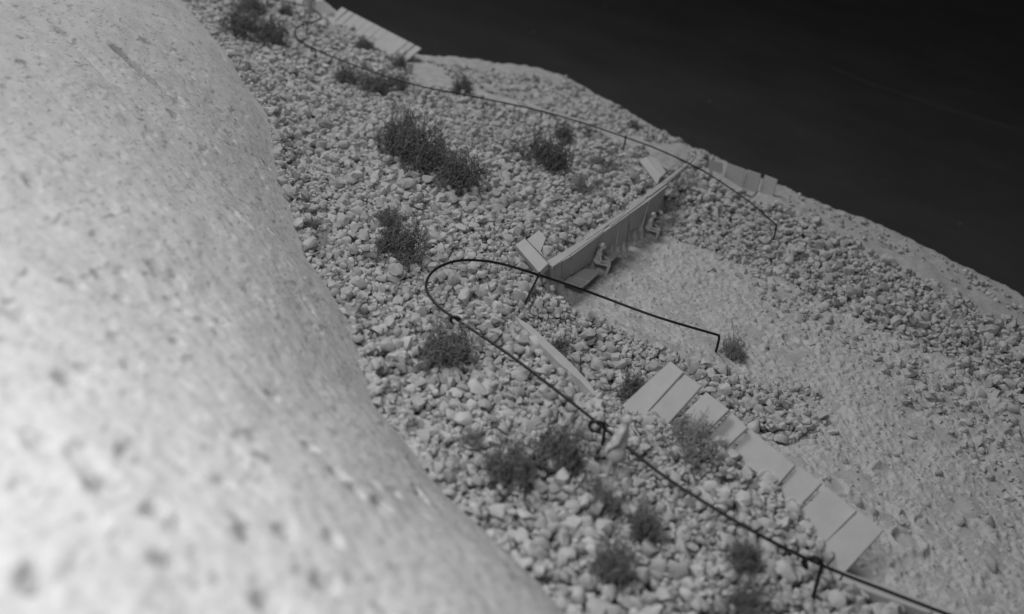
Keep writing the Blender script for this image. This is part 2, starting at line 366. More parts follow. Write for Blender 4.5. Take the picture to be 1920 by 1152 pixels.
def drop(n, mu, sg, lo, hi, cand, cells, embed=0.0):
    R = np.clip(np.exp(rng.normal(math.log(mu), sg, n)), lo, hi)
    pick = rng.integers(0, len(cells), (n, cand))
    for i in range(n):
        r = R[i]
        # coarse patches: stones of one size tend to lie together
        best = None
        for c in range(cand):
            j, k = cells[pick[i, c]]
            if best is None or H[j, k] - HI0[j, k] < best[2]: best = (j, k, H[j, k] - HI0[j, k])
        j, k, _z = best
        q = max(1, int(r * .95 / HS))
        j0, j1, k0, k1 = max(0, j - q), min(H.shape[0], j + q + 1), max(0, k - q), min(H.shape[1], k + q + 1)
        yy, xx = np.mgrid[j0:j1, k0:k1]
        rho = ((yy - j) ** 2 + (xx - k) ** 2) * (HS / (r * .95)) ** 2
        ok = rho < 1; cz = .66 * r * np.sqrt(np.clip(1 - rho, 0, 1))
        P = H[j0:j1, k0:k1]
        need = (P + cz)[ok]; need.sort()
        z = need[int(len(need) * .72)] - embed * r
        P[ok] = np.maximum(P[ok], (z + cz)[ok])
        st.append((hx[k] + rng.uniform(-.03, .03), hy[j] + rng.uniform(-.03, .03), z, rng.normal(0, .45), rng.normal(0, .45), rng.uniform(0, 6.28), r, rng.integers(0, NV)))
Amu = .106
n1 = int(cell_area / (math.pi * .125 ** 2) * 1.75)
drop(n1, Amu, .36, .05, .23, 3, cells)
fn = pn(X * .28, Y * .28, 77)
small = np.argwhere(MASK & (fn > -.05)); drop(int(n1 * .5), .062, .3, .04, .12, 3, small)
bigc = np.argwhere(MASK & (fn < -.02)); drop(int(n1 * .035), .16, .2, .12, .22, 4, bigc)
# stones strewn over the sand and the far bank
def strewn(poly, z, n, mu, sg, lo, hi):
    c = np.argwhere(inpoly(X, Y, plan(poly, z)) & vis & (de < -.4)); drop(n, mu, sg, lo, hi, 1, c, .3)
strewn([(1300,440),(1560,575),(1700,635),(1920,740),(1920,960),(1800,840),(1620,690),(1400,540)], .12, 520, .085, .45, .04, .2)
strewn([(1400,490),(1600,600),(1900,800),(1920,1150),(1660,1000),(1500,800),(1300,520)], 0, 260, .06, .45, .03, .16)
strewn([(1480,385),(1700,480),(1920,590),(1920,560),(1700,450),(1480,352)], 1.0, 170, .07, .4, .04, .15)
strewn([(800,115),(1060,150),(1190,222),(1300,285),(1200,280),(1000,200),(860,155)], .5, 900, .085, .4, .04, .2)
strewn([(385,30),(455,120),(545,245),(570,370),(612,495),(700,625),(742,775),(840,900),(960,1020),(930,1030),(805,915),(700,785),(660,640),(575,510),(535,385),(510,262),(425,140),(350,40)], 1.15, 900, .055, .45, .03, .14)
strewn([(1480,700),(1560,770),(1540,830),(1420,800),(1400,770)], 0, 90, .09, .4, .04, .2)
st = np.array(st); nst = len(st)
qx, qy, qz = project(st[:, :3])
jj = np.clip(((st[:, 1] - hy0) / HS).astype(int), 0, len(hy) - 1); kk = np.clip(((st[:, 0] - hx0) / HS).astype(int), 0, len(hx) - 1)
ontop = st[:, 2] + .45 * st[:, 6] > H[jj, kk] - .02
inframe = (qx > 5) & (qx < 1915) & (qy > 5) & (qy < 1147)
prad = st[:, 6] * FPX / qz
score = np.where(ontop & inframe & (st[:, 2] > HH[jj, kk] + .05), prad, 0)
order = np.argsort(-score); single = order[:300]; issing = np.zeros(nst, bool); issing[single] = True
def rotm(a, b, c):
    ca, sa, cb, sb, cc, sc = np.cos(a), np.sin(a), np.cos(b), np.sin(b), np.cos(c), np.sin(c)
    Rx = np.array([[1, 0, 0], [0, ca, -sa], [0, sa, ca]]); Ry = np.array([[cb, 0, sb], [0, 1, 0], [-sb, 0, cb]]); Rz = np.array([[cc, -sc, 0], [sc, cc, 0], [0, 0, 1]])
    return Rz @ Ry @ Rx
sm = [mesh('stone', *C3[k]) for k in range(NV)]
for m_ in sm: m_.set_sharp_from_angle(angle=math.radians(52))
for m_ in sm: m_.materials.append(M_stone)
for i in single:
    o = bpy.data.objects.new('stone', sm[int(st[i, 7])]); COL.objects.link(o)
    o.location = st[i, :3]; o.rotation_euler = st[i, 3:6]; o.scale = [st[i, 6]] * 3; o.parent = ground
def gravel(name, sel):
    vs, fs, tn = [], [], []; off = 0
    for i in np.nonzero(sel)[0]:
        big_ = prad[i] > 6.0 and ontop[i]; b, f = (C3 if big_ else C2)[int(st[i, 7])]
        vs.append((b * st[i, 6]) @ rotm(*st[i, 3:6]).T + st[i, :3]); fs.append(f + off); off += len(b)
        tn.append(np.full(len(b), rng.random()))
    me = mesh(name, np.concatenate(vs), np.concatenate(fs)); me.set_sharp_from_angle(angle=math.radians(52))
    a = me.attributes.new('tone', 'FLOAT', 'POINT'); a.data.foreach_set('value', np.concatenate(tn).astype(np.float32))
    o = obj(name, me, M_stone, ground); o['kind'] = 'stuff'; return o
gravel('gravel', ~issing)
print('stones', nst)

# crumbs on the sand
def crumbs(name, poly, z, n, lo, hi, m, parent, bump=.0):
    Pw = plan(poly, z); bx = [p[0] for p in Pw]; by = [p[1] for p in Pw]
    vs, fs = [], []; off = 0; sh = [stone_shape(I1, 300 + k) for k in range(8)]
    cx = rng.uniform(min(bx), max(bx), n * 4); cy = rng.uniform(min(by), max(by), n * 4)
    dens = fbm(cx, cy, .6, 3, 99) + rng.uniform(-.5, .5, n * 4)
    ok = inpoly(cx, cy, Pw) & (dens > -.12); cx, cy = cx[ok][:n], cy[ok][:n]
    zz_ = samp(T, cx, cy) + .035
    for x, y, zc in zip(cx, cy, zz_):
        r = lo + (hi - lo) * rng.random() ** 3
        vs.append((sh[rng.integers(8)] * r) @ rotm(*rng.uniform(0, 6, 3)).T + (x, y, zc + r * .2 + bump)); fs.append(I1[1] + off); off += 12
    o = obj(name, mesh(name, np.concatenate(vs), np.concatenate(fs)), m, parent); o['kind'] = 'stuff'
crumbs('sand_crumbs', SP, .05, 1300, .02, .06, M_sand, sand, .03)

# ------------------------------------------------------------------ boards
def prism(top, thick, bevel=.018, n=None):
    """solid board from a face outline, thickened away from the camera side"""
    top = [Vector(p) for p in top]
    nn = (top[1] - top[0]).cross(top[2] - top[0]).normalized() if n is None else Vector(n).normalized()
    c = sum(top, Vector()) / len(top)
    if n is None and nn.dot(CPOS - c) < 0: nn = -nn
    bm = bmesh.new(); a = [bm.verts.new(p) for p in top]; b = [bm.verts.new(p - nn * thick) for p in top]
    k = len(top); bm.faces.new(a); bm.faces.new(b[::-1])
    for i in range(k): bm.faces.new([a[i], b[i], b[(i + 1) % k], a[(i + 1) % k]])
    bmesh.ops.recalc_face_normals(bm, faces=bm.faces)
    if bevel: bmesh.ops.bevel(bm, geom=list(bm.edges), offset=bevel, segments=2, affect='EDGES', profile=.6)
    me = bpy.data.meshes.new('board'); bm.to_mesh(me); bm.free(); return me
def planar(Q):
    """Q: (px, py, z) corners; the 2nd and 3rd and the mean foot fix the plane, the feet are laid into it"""
    A, B, C_, D_ = [unp(*q) for q in Q]; m = (A + D_) / 2; n = (C_ - B).cross(m - B).normalized()
    def on(q): d = ray(q[0], q[1]); return CPOS + d * ((B - CPOS).dot(n) / d.dot(n))
    return [on(Q[0]), B, C_, on(Q[3])]
def lean(Q, L):
    """board face hung from its level top edge Q[1]-Q[2], leaning away from the camera by L degrees"""
    B, C_ = unp(*Q[1]), unp(*Q[2]); e = (C_ - B); e.z = 0; e.normalize(); o = Vector((-e.y, e.x, 0))
    if o.dot(B - CPOS) < 0: o = -o
    a = math.radians(L); sdn = -o * math.sin(a) - Vector((0, 0, math.cos(a))); n = e.cross(sdn).normalized()
    def on(q): d = ray(q[0], q[1]); return CPOS + d * ((B - CPOS).dot(n) / d.dot(n))
    return [on(q) for q in Q]
def board(parent, quad, thick=.14, name='board', n=None, bevel=.018):
    return obj(name, prism([unp(*q) for q in quad], thick, bevel, n), M_board, parent)
# front row: eight boards leaning out over the sand, feet in the gravel
wB = thing('retaining_wall', 'front row of eight pale boards stepping down beside the sand path', 'retaining wall', unp(1350, 830, .8))
FB = [((1165,761),(1257,677),(1281,698),(1214,772)),((1216,773),(1284,702),(1316,724),(1262,784)),((1275,783),(1324,735),(1367,768),(1322,812)),
      ((1336,810),(1371,772),(1401,802),(1362,838)),((1378,842),(1406,804),(1490,873),(1462,905)),((1452,925),(1499,874),(1541,906),(1496,952)),
      ((1492,965),(1551,914),(1606,958),(1535,1030)),((1518,1045),(1610,960),(1657,994),(1565,1094))]
ht = [2.0,1.98,1.9,1.72,1.62,1.62,1.68,1.78]
for (a, b, c, d), h in zip(FB, ht):
    A, B, C_, D_ = lean([(*a, 0), (*b, h), (*c, h), (*d, 0)], 36 + 3 * random.random())
    A = A + (A - B) * .25; D_ = D_ + (D_ - C_) * .25     # buried foot
    obj('board', prism([A, B, C_, D_], .1), M_board, wB)
wG = thing('edging_board', 'low pale edging boards behind the near wire rail at the foot of the front row', 'edging', unp(1660, 1105, .3))
for q in [((1585,1072),(1748,1131),(1742,1150),(1580,1092)),((1755,1133),(1850,1168),(1846,1190),(1750,1152))]:
    A, B, C_, D_ = [unp(*p, .75) for p in q]; obj('board', prism([A, B, C_, D_], .5, .02, (0, 0, 1)), M_board, wG)
# curved blade
wC = thing('curved_panel', 'curved white panel edge tapering to a point in the gravel left of the front boards', 'panel', unp(1040, 660, .8))
up = [(967,593),(997,612),(1027,640),(1058,668),(1080,690),(1106,719),(1121,741)]; lo_ = [(1113,740),(1089,714),(1048,680),(1010,642),(990,620),(976,607)]
obj('panel', prism([unp(a, b, 1.28) for a, b in up + lo_], 1.1, .015, (0, 0, 1)), M_board, wC)
# bench wall
wA = thing('bench_wall', 'long pale retaining wall with bench seats holding back the gravel mound', 'retaining wall', unp(1140, 520, 0))
ZT, ZS = 1.5, .42
for a, b, c, d, zl in [((1036,500),(1053,491.3),(1053,531),(1037,538),.42),((1054.3,490.6),(1071,481),(1070.5,517),(1054.5,530),.42),((1072.3,480.2),(1132,435.7),(1132,478),(1072,516),.42),
    ((1133,435.5),(1160,416.6),(1156,462),(1133,473),.42),((1160.8,416),(1181,401.3),(1173,451),(1157,461.5),.42),((1182,400.5),(1217,376),(1205,424),(1183,432),.55),((1217.8,375.4),(1252,348),(1235,394),(1206,423.5),.6)]:
    obj('board', prism(planar([(*d, zl), (*a, ZT), (*b, ZT), (*c, zl)]), .14, .012), M_board, wA)
# coping strips, stepped over each other
for q in [((1026,489),(1136,425),(1131,434),(1037,500)),((1094,445),(1172,394),(1168,403),(1100,450)),((1138,419),(1214,368),(1209,375.5),(1145,424)),
          ((1176,388),(1250,336),(1246,345),(1184,392)),((1212,361),(1285,311),(1287,312.5),(1251,343),(1218,368)),((1240,342),(1304,292),(1306,293.5),(1290,309),(1248,342))]:
    z = 1.52 + random.uniform(0, .05)
    obj('coping', prism([unp(a, b, z) for a, b in q], .11, .012, (0, 0, 1)), M_board, wA)
def seat(q, z=.45, th=.07): obj('seat', prism([unp(a, b, z) for a, b in q], th, .01, (0, 0, 1)), M_board, wA)
seat(((1054,530),(1069,518),(1104,529),(1088,541))); seat(((1071,516.5),(1096,503),(1126,508),(1105.5,527.5)))
seat(((1134,467),(1163,474),(1149,487),(1137,484.5)), .5)
# wing boards at the near end and at the far end
obj('wing_board', prism([unp(966,459,1.55), unp(984,446.5,1.7), unp(1028.5,494,1.62), unp(1011,511,1.45)], .24, .03), M_board, wA)
obj('wing_board', prism([unp(988,449,1.5), unp(1011,431,1.7), unp(1024,446,1.66), unp(1014,470,1.45), unp(1020,482,1.4)], .1, .015), M_board, wA)
obj('wing_board', prism([unp(1199,302,1.4), unp(1213,293.5,1.6), unp(1239,330,1.5), unp(1232,346,1.35)], .1, .015), M_board, wA)
obj('wing_board', prism([unp(1214.5,293,1.6), unp(1226,289,1.65), unp(1249,323,1.55), unp(1240,332,1.48)], .1, .015), M_board, wA)
# far right row
wE = thing('retaining_wall', 'short row of four upright boards at the dark edge beyond the wire rail', 'retaining wall', unp(1400, 340, .9))
for (a, b, c, d) in [((1330,299),(1356,306),(1354,326),(1328,318)),((1364,306),(1398,318),(1389,350),(1357,332)),((1401,318),(1427,327),(1419,361),(1391,352)),((1434,328),(1458,337.5),(1444,384),(1422,366))]:
    obj('board', prism(lean([(*d, .85), (*a, 1.75), (*b, 1.75), (*c, .85)], 12), .09), M_board, wE)
# far left deck
wD = thing('retaining_wall', 'far row of sloping boards along the dark edge at the top', 'retaining wall', unp(700, 70, .8))
tp = np.linspace(0, 1, 13); 
for i in range(12):
    g = .007 if i in (0, 1, 10, 11) else .0015; t0, t1 = tp[i] + g, tp[i + 1] - g
    if i in (7, 8): t1 = tp[i + 1] + .008
    if i in (8, 9): t0 = tp[i] - .008
    T0 = (640 + 151 * t0, 13 + 78 * t0); T1 = (640 + 151 * t1, 13 + 78 * t1)
    o0 = (-32 - 6 * t0, 28 + 4 * t0); o1 = (-32 - 6 * t1, 28 + 4 * t1)
    obj('board', prism(planar([(T0[0] + o0[0], T0[1] + o0[1], .72 - .2 * t0), (*T0, 1.5 - .3 * t0), (*T1, 1.5 - .3 * t1), (T1[0] + o1[0], T1[1] + o1[1], .72 - .2 * t1)]), .08, .01), M_board, wD)
wF = thing('white_panel', 'broad bright panel standing behind the farthest figure', 'panel', unp(590, 15, .9))
obj('panel', prism([unp(540,-22,1.7), unp(592,-16,1.9), unp(607,2,1.7), unp(628,24,1.3), unp(600,33,.8), unp(578,30,.8), unp(556,6,1.2)], .1, .015), M_board, wF)
wH = thing('buried_panel', 'bright panel tops flush with the gravel under the far wire rail', 'panel', unp(1015, 205, .8))
for q in [((978,189),(992,193),(1018,206),(1014,208),(992,200)),((1021,205),(1046,212),(1044,216),(1022,211))]:
    obj('panel', prism([unp(a, b, 1.12) for a, b in q], .5, .01, (0, 0, 1)), M_board, wH)
blk = thing('small_block', 'small upright grey block beside the far sloping boards', 'block', unp(767, 140, .6))
p = unp(767, 142, .55); bmx = bmesh.new(); bmesh.ops.create_cube(bmx, size=1); bmesh.ops.scale(bmx, vec=(.28, .2, .75), verts=bmx.verts); bmesh.ops.translate(bmx, vec=p + Vector((0, 0, .3)), verts=bmx.verts)
bmesh.ops.bevel(bmx, geom=list(bmx.edges), offset=.02, segments=2, affect='EDGES'); me = bpy.data.meshes.new('block'); bmx.to_mesh(me); bmx.free()
obj('post', me, M_board, blk)

# ------------------------------------------------------------------ wire rails
def catmull(P, n=10):
    P = [2 * P[0] - P[1]] + P + [2 * P[-1] - P[-2]]; out = []
    for i in range(1, len(P) - 2):
        for k in range(n):
            t = k / n; a, b, c, d = P[i - 1:i + 3]
            out.append(.5 * ((2 * b) + (c - a) * t + (2 * a - 5 * b + 4 * c - d) * t * t + (3 * b - 3 * c + d - a) * t ** 3))
    return out + [P[-2]]
def tube(P, r, sides=8, name='rail', rfun=None):
    vs, fs = [], []; up = Vector((0, 0, 1)); prev = None
    for i, p in enumerate(P):
        t = (P[min(i + 1, len(P) - 1)] - P[max(i - 1, 0)]).normalized()
        u = t.cross(up) if prev is None else prev - t * prev.dot(t)
        if u.length < 1e-4: u = t.cross(Vector((1, 0, 0)))
        u.normalize(); prev = u; w = t.cross(u); rr = r if rfun is None else r * rfun(i / (len(P) - 1))
        for k in range(sides):
            a = 2 * math.pi * k / sides; vs.append(p + u * math.cos(a) * rr + w * math.sin(a) * rr)
    n = len(P)
    for i in range(n - 1):
        for k in range(sides):
            fs.append([i * sides + k, i * sides + (k + 1) % sides, (i + 1) * sides + (k + 1) % sides, (i + 1) * sides + k])
    fs.append(list(range(sides))[::-1]); fs.append([(n - 1) * sides + k for k in range(sides)])
    return mesh(name, vs, fs)
RH = .78
def railpt(px, py, h=RH): return hit(px, py, h)
def post(parent, top, foot, loop=0.0, r=.042):
    d = (foot - top).normalized()
    P = [foot + d * .25, foot.lerp(top, .35), foot.lerp(top, .75), top + Vector((0, 0, .02))]
    P = catmull(P, 5)
    if loop:
        sd = Vector((-1, .12, 0)).normalized(); c = top + sd * loop + Vector((0, 0, -.045))
        for k in range(1, 16):
            a = math.radians(k * 17); P.append(c - sd * loop * 1.1 * math.cos(a) + Vector((0, -.03 * k / 8, 1)) * loop * .95 * math.sin(a))
    obj('post', tube(P, r, 8, 'post'), M_wire, parent)
    if not loop:
        ring = [top + Vector((math.cos(a) * .0, math.cos(a) * .075, math.sin(a) * .075)) for a in np.linspace(0, 6.28, 13)]
        obj('knot', tube(ring, .035, 6, 'knot'), M_wire, parent)
r1 = thing('wire_railing', 'dark wire rail looping round the near gravel past the standing figure', 'railing', hit(1010, 560))
near = [(1980,1232),(1860,1184),(1760,1146),(1690,1119),(1545,1062),(1440,1012),(1330,948),(1230,882),(1130,801),(1040,730),(950,662),(862,603),(826,578),(804,553),(799,532),(812,509),(842,493),(880,488),(935,494),(1010,516),(1110,550),(1230,594),(1344,628)]
P = catmull([railpt(a, b) for a, b in near], 10)
e = P[-1]; P += [e + Vector((.07, 0, -.01)), e + Vector((.11, -.01, -.09))]; f_ = hit(1341, 664, .0); P += [e.lerp(f_, .6) + Vector((.05, 0, 0)), f_ - Vector((0, 0, .2))]
obj('rail', tube(P, .043, 10), M_wire, r1)
post(r1, railpt(1541,1060), hit(1524,1122), .195, .046); post(r1, railpt(1134,803), hit(1130,834), .185); post(r1, railpt(864,602), hit(863,622), .14); post(r1, railpt(1010,516), hit(987,564), 0, .04)
r2 = thing('wire_railing', 'thin dark wire rail curving across the far gravel to the dark edge', 'railing', hit(1170, 282))
far = [(440,-14),(500,-4),(545,6),(580,15),(598,26),(601,34),(590,41),(574,45),(557,52),(553,62),(561,76),(592,94),(640,113),(690,132),(780,160),(880,180),(1000,205),(1090,230),(1173,258),(1240,283),(1320,322),(1400,375),(1454,421)]
P = catmull([railpt(a, b, .82) for a, b in far], 8); e = P[-1]; P += [e + Vector((.05, 0, -.03))]; f_ = hit(1451, 449); P += [e.lerp(f_, .5) + Vector((.03, 0, 0)), f_ - Vector((0, 0, .2))]
obj('rail', tube(P, .037, 8), M_wire, r2)
post(r2, railpt(576,45,.82), hit(575,70), .13, .035); post(r2, railpt(592,94,.82), hit(592,111), .11, .035); post(r2, railpt(1173,258,.82), hit(1169,283), 0, .036)

# ------------------------------------------------------------------ shrubs
def shrub_meshes(seed, stems, leafy):
    r = random.Random(seed); vs, fs = [], []
    def chain(P, r0, r1):
        base = len(vs); n = len(P)
        for i, p in enumerate(P):
            t = (P[min(i + 1, n - 1)] - P[max(0, i - 1)]).normalized(); u = t.orthogonal().normalized(); w = t.cross(u)
            rr = r0 + (r1 - r0) * i / (n - 1)
            for k in range(3): a = 2.094 * k; vs.append(p + (u * math.cos(a) + w * math.sin(a)) * rr)
        for i in range(n - 1):
            for k in range(3): fs.append([base + i * 3 + k, base + i * 3 + (k + 1) % 3, base + i * 3 + 3 + (k + 1) % 3, base + i * 3 + 3 + k])
    def grow(p, d, L, lev, rad):
        q = [p]; dd = d.copy()
        for k in range(3):
            dd = (dd + Vector((r.gauss(0, .62), r.gauss(0, .62), r.gauss(-.04, .55)))).normalized(); q.append(q[-1] + dd * L / 3)
        chain(q, rad, rad * .62)
        if lev == 0: return
        for b in range(r.choice((2, 3, 3, 4))):
            at = q[r.choice((1, 2, 3, 3))]
            nd = (dd + Vector((r.gauss(0, .95), r.gauss(0, .95), r.gauss(0, .8)))).normalized(); grow(at, nd, L * r.uniform(.5, .8), lev - 1, rad * .72)
    lob = [(r.uniform(0, 6.28), r.uniform(.5, 1.0)) for _ in range(5)]
    for i in range(stems):
        a = r.uniform(0, 6.28); e_ = math.acos(r.uniform(.0, .95)); 
        m = .62 + .38 * max(l * max(0, math.cos(a - b)) for b, l in lob)
        d = Vector((math.cos(a) * math.sin(e_), math.sin(a) * math.sin(e_), math.cos(e_)))
        off = Vector((math.cos(a), math.sin(a), 0)) * r.uniform(0, .45) * m
        grow(off + Vector((0, 0, -.05)), d, .40 * m * r.uniform(.8, 1.15), leafy, .017)
    A = np.array([p[:] for p in vs]); rr = np.percentile(np.hypot(A[:, 0], A[:, 1]), 94); zh = np.percentile(A[:, 2], 97)
    vs = [Vector((p.x / rr, p.y / rr, p.z / zh)) for p in vs]
    fol = mesh('foliage', vs, fs, True)
    vs, fs = [], []
    for i in range(5):
        a = r.uniform(0, 6.28); p = Vector((.1 * math.cos(a), .1 * math.sin(a), -.15)); q = [p]
        for k in range(4): q.append(q[-1] + Vector((math.cos(a) * .09 + r.gauss(0, .04), math.sin(a) * .09 + r.gauss(0, .04), .14)))
        chain(q, .03, .014)
    return fol, mesh('stem', vs, fs, True)
SV = [shrub_meshes(11 + k, 75, 3) for k in range(4)] + [shrub_meshes(31 + k, 26, 3) for k in range(2)]
def copy_with(me, m): c = me.copy(); c.materials.append(m); return c
SVM = {}
def shrub(px, py, w, h, kind, tone, label, dz=.12):
    """px,py: foot of the shrub; w,h: size in photo pixels"""
    p = hit(px, py, dz); z = (p - CPOS).dot(F); s = z / FPX
    o = thing('shrub', label, 'shrub', p, 'lichen shrubs growing in the gravel')
    m = (M_lichen, M_lichen2, M_lichen3)[tone]
    if (kind, tone) not in SVM: SVM[kind, tone] = (copy_with(SV[kind][0], m), copy_with(SV[kind][1], M_twig))
    fo, sm_ = SVM[kind, tone]
    rz = random.uniform(0, 6.28)
    for nm, me in (('foliage', fo), ('stem', sm_)):
        c = bpy.data.objects.new(nm, me); COL.objects.link(c); c.parent = o
    o.rotation_euler = (random.uniform(-.15, .15), random.uniform(-.15, .15), rz)
    o.scale = (w * s * .52, w * s * .52, h * s * .70); return o
for a in [
 (742,282,95,85,0,0,'dark tangled shrub at the upper left end of the big clump on the gravel'),
 (800,312,120,88,1,0,'dark shrub in the middle of the big clump on the gravel'),
 (862,342,100,70,2,0,'dark shrub at the lower right end of the big clump, hiding stones behind it'),
 (1022,306,85,70,3,0,'round dark shrub right of the big clump, below the far wire'),
 (1052,262,36,36,0,0,'small darkest tuft topping the round shrub below the far wire'),
 (1130,312,62,38,4,2,'pale see-through sprig between the round dark shrub and the far end of the bench wall'),
 (745,470,105,75,1,0,'dark shrub alone in the gravel left of the bench wall'),
 (722,420,55,40,2,1,'low grey tuft just above the lone shrub left of the bench wall'),
 (832,668,110,76,2,1,'grey shrub under the bend of the near wire rail'),
 (1040,862,95,98,3,0,'tall dark shrub left of the standing figure'),
 (950,895,100,85,0,0,'dark shrub at the lower left of the tall shrub beside the figure'),
 (885,830,56,40,5,2,'pale faint sprig among stones at the left of the two dark shrubs'),
 (1305,852,115,88,5,2,'pale open branching shrub in front of the stepping boards'),
 (1280,805,60,50,4,2,'pale sprig leaning on the third stepping board'),
 (1135,950,80,52,1,1,'grey shrub at the feet of the standing figure'),
 (1205,996,72,56,2,0,'small dark shrub to the lower right of the figure'),
 (1150,1072,86,78,3,1,'blurred grey shrub near the bottom among pale stones'),
 (1395,1062,76,58,0,0,'dark shrub under the near wire, upper of a pair'),
 (1390,1138,72,76,1,0,'dark shrub under the near wire, lower of a pair'),
 (1375,663,48,40,3,2,'small round grey bush beside the bent end of the near wire'),
 (1188,742,66,52,2,1,'grey bush tucked behind the first stepping board'),
 (1048,652,40,40,4,1,'thin sprig on the right of the curved white panel'),
 (865,172,44,34,0,0,'small dark bush beyond the far wire'),
 (650,150,58,30,1,1,'low grey patch under the far wire, left end of a straggling row'),
 (700,168,66,40,2,1,'low grey patch under the far wire in the middle of a straggling row'),
 (742,165,44,30,3,1,'low grey patch under the far wire, right end of a straggling row'),
 (684,90,36,22,0,0,'dark tuft on the far mound inside the loop of wire'),
 (748,125,34,30,1,1,'grey tuft beside the small block at the far sloping boards'),
 (512,82,62,58,2,1,'tall dark bush at the top by the hill foot'),
 (452,62,80,56,3,1,'grey bush at the top nearest the hill foot'),
 (534,24,28,22,1,1,'small bush under the start of the far wire'),
 (470,22,60,34,0,1,'blurred bush cut by the top of the picture'),
 (1190,243,28,18,1,1,'tiny grey tuft on the pale slope at the dark edge'),
 (1105,250,50,18,4,1,'flat grey tuft right beside the far wire post'),
 (968,288,36,34,4,1,'thin sprig at the left of the round dark shrub'),
 (1090,350,60,34,4,2,'very faint sprig on the fine gravel above the bench wall'),
]: shrub(*a)
tw = thing('fallen_twig', 'dark crooked twig lying in the stones below the tall shrub', 'twig', hit(1095, 872, .2))
obj('twig', tube(catmull([hit(a, b, .26) for a, b in [(1000,868),(1030,880),(1062,884),(1085,876),(1098,890),(1090,905)]], 5), .035, 6, 'twig', lambda t: 1.1 - .6 * t), M_twig, tw)
tw2 = thing('fallen_twig', 'pale split straw lying beside the head of the standing figure', 'twig', hit(1195, 800, .2))
obj('twig', tube([hit(a, b, .3) for a, b in [(1182,795),(1192,808),(1200,820)]], .02, 6, 'twig'), M_figure, tw2)

# ------------------------------------------------------------------ loose stones on the sand
LS = [(1660,700,.14,'dark round pebble alone on the sand right of the gravel tongue'),(1610,943,.15,'pebble on the sand beside the seventh stepping board'),(1762,885,.12,'small pebble on the sand between two shallow dents'),
      (1850,978,.16,'pale pebble on the sand near the right side, largest there'),(1802,977,.13,'darker pebble just left of the largest pale pebble on the sand'),(1860,1060,.17,'long pebble on the sand near the lower right corner'),
      (1690,690,.1,'tiny pebble beside the dark round pebble on the sand'),(1772,730,.15,'dark pebble on the sand at the foot of the right gravel bank'),(1585,862,.09,'tiny pebble on the sand outside the sixth stepping board')]
for k, (a, b, r, lab) in enumerate(LS):
    p = unp(a, b, .12); p.z = float(samp(T, p.x, p.y)) + .03 + r * .55
    o = obj('pebble', sm[(3 * k) % NV], None); o.location = p; o.scale = (r * 1.15, r * 1.05, r * 1.1); o.rotation_euler = (random.uniform(-.4, .4), random.uniform(-.4, .4), random.uniform(0, 6))
    tag(o, lab, 'pebble', 'loose pebbles on the sand path')

# ------------------------------------------------------------------ figures
def capsule(bm, a, b, ra, rb, n=10):
    a, b = Vector(a), Vector(b); L = (b - a); ax = L.normalized(); u = ax.orthogonal().normalized(); w = ax.cross(u); ring = []
    prof = []
    for k in range(5): t = -math.pi / 2 + k * math.pi / 8; prof.append((a + ax * math.sin(t) * ra, ra * math.cos(t)))
    for k in range(5): t = k * math.pi / 8; prof.append((b + ax * math.sin(t) * rb, rb * math.cos(t)))
    for c, r in prof:
        r = max(r, .001); ring.append([bm.verts.new(c + u * r * math.cos(2 * math.pi * q / n) + w * r * math.sin(2 * math.pi * q / n)) for q in range(n)])
    for i in range(len(ring) - 1):
        for q in range(n): bm.faces.new([ring[i][q], ring[i][(q + 1) % n], ring[i + 1][(q + 1) % n], ring[i + 1][q]])
    bm.faces.new(ring[0][::-1]); bm.faces.new(ring[-1])
def ell(bm, c, r, rot=None):
    g = bmesh.ops.create_icosphere(bm, subdivisions=3, radius=1)['verts']
    for v in g: v.co = Vector(c) + Vector((v.co.x * r[0], v.co.y * r[1], v.co.z * r[2]))
def hand(bm, wrist, d, side):
    d = Vector(d).normalized(); s = d.cross(Vector((0, 1, 0))); s = s.normalized() if s.length > .1 else Vector((1, 0, 0))
    pal = Vector(wrist) + d * .055; capsule(bm, Vector(wrist), pal, .026, .034)
    for k in range(4):
        o = s * (k - 1.5) * .019; L = (.062, .075, .07, .055)[k]; m_ = pal + o + d * (.02 + L * .5)
        capsule(bm, pal + o, m_, .0125, .0115, 8); capsule(bm, m_, m_ + (d + Vector((0, .45, 0))).normalized() * L * .5, .0115, .010, 8)
    capsule(bm, Vector(wrist) + d * .02 + s * side * .02, Vector(wrist) + d * .065 + s * side * .055, .014, .011, 8)
def head(bm, c, yaw=0):
    c = Vector(c); ell(bm, c + Vector((0, -.012, .01)), (.078, .098, .115)); ell(bm, c + Vector((0, .025, -.06)), (.055, .065, .06))
    capsule(bm, c + Vector((0, .085, .012)), c + Vector((0, .112, -.022)), .010, .017)       # nose
    for sx in (-1, 1):
        ell(bm, c + Vector((sx * .08, -.005, -.005)), (.014, .025, .034))                         # ears
        ell(bm, c + Vector((sx * .03, .078, .032)), (.026, .014, .010))                           # brow
        ell(bm, c + Vector((sx * .036, .062, -.03)), (.024, .022, .022))                          # cheek
    ell(bm, c + Vector((0, .083, -.058)), (.024, .012, .008)); ell(bm, c + Vector((0, .081, -.072)), (.021, .012, .009))  # lips
    ell(bm, c + Vector((0, .076, -.098)), (.022, .018, .018))                                 # chin
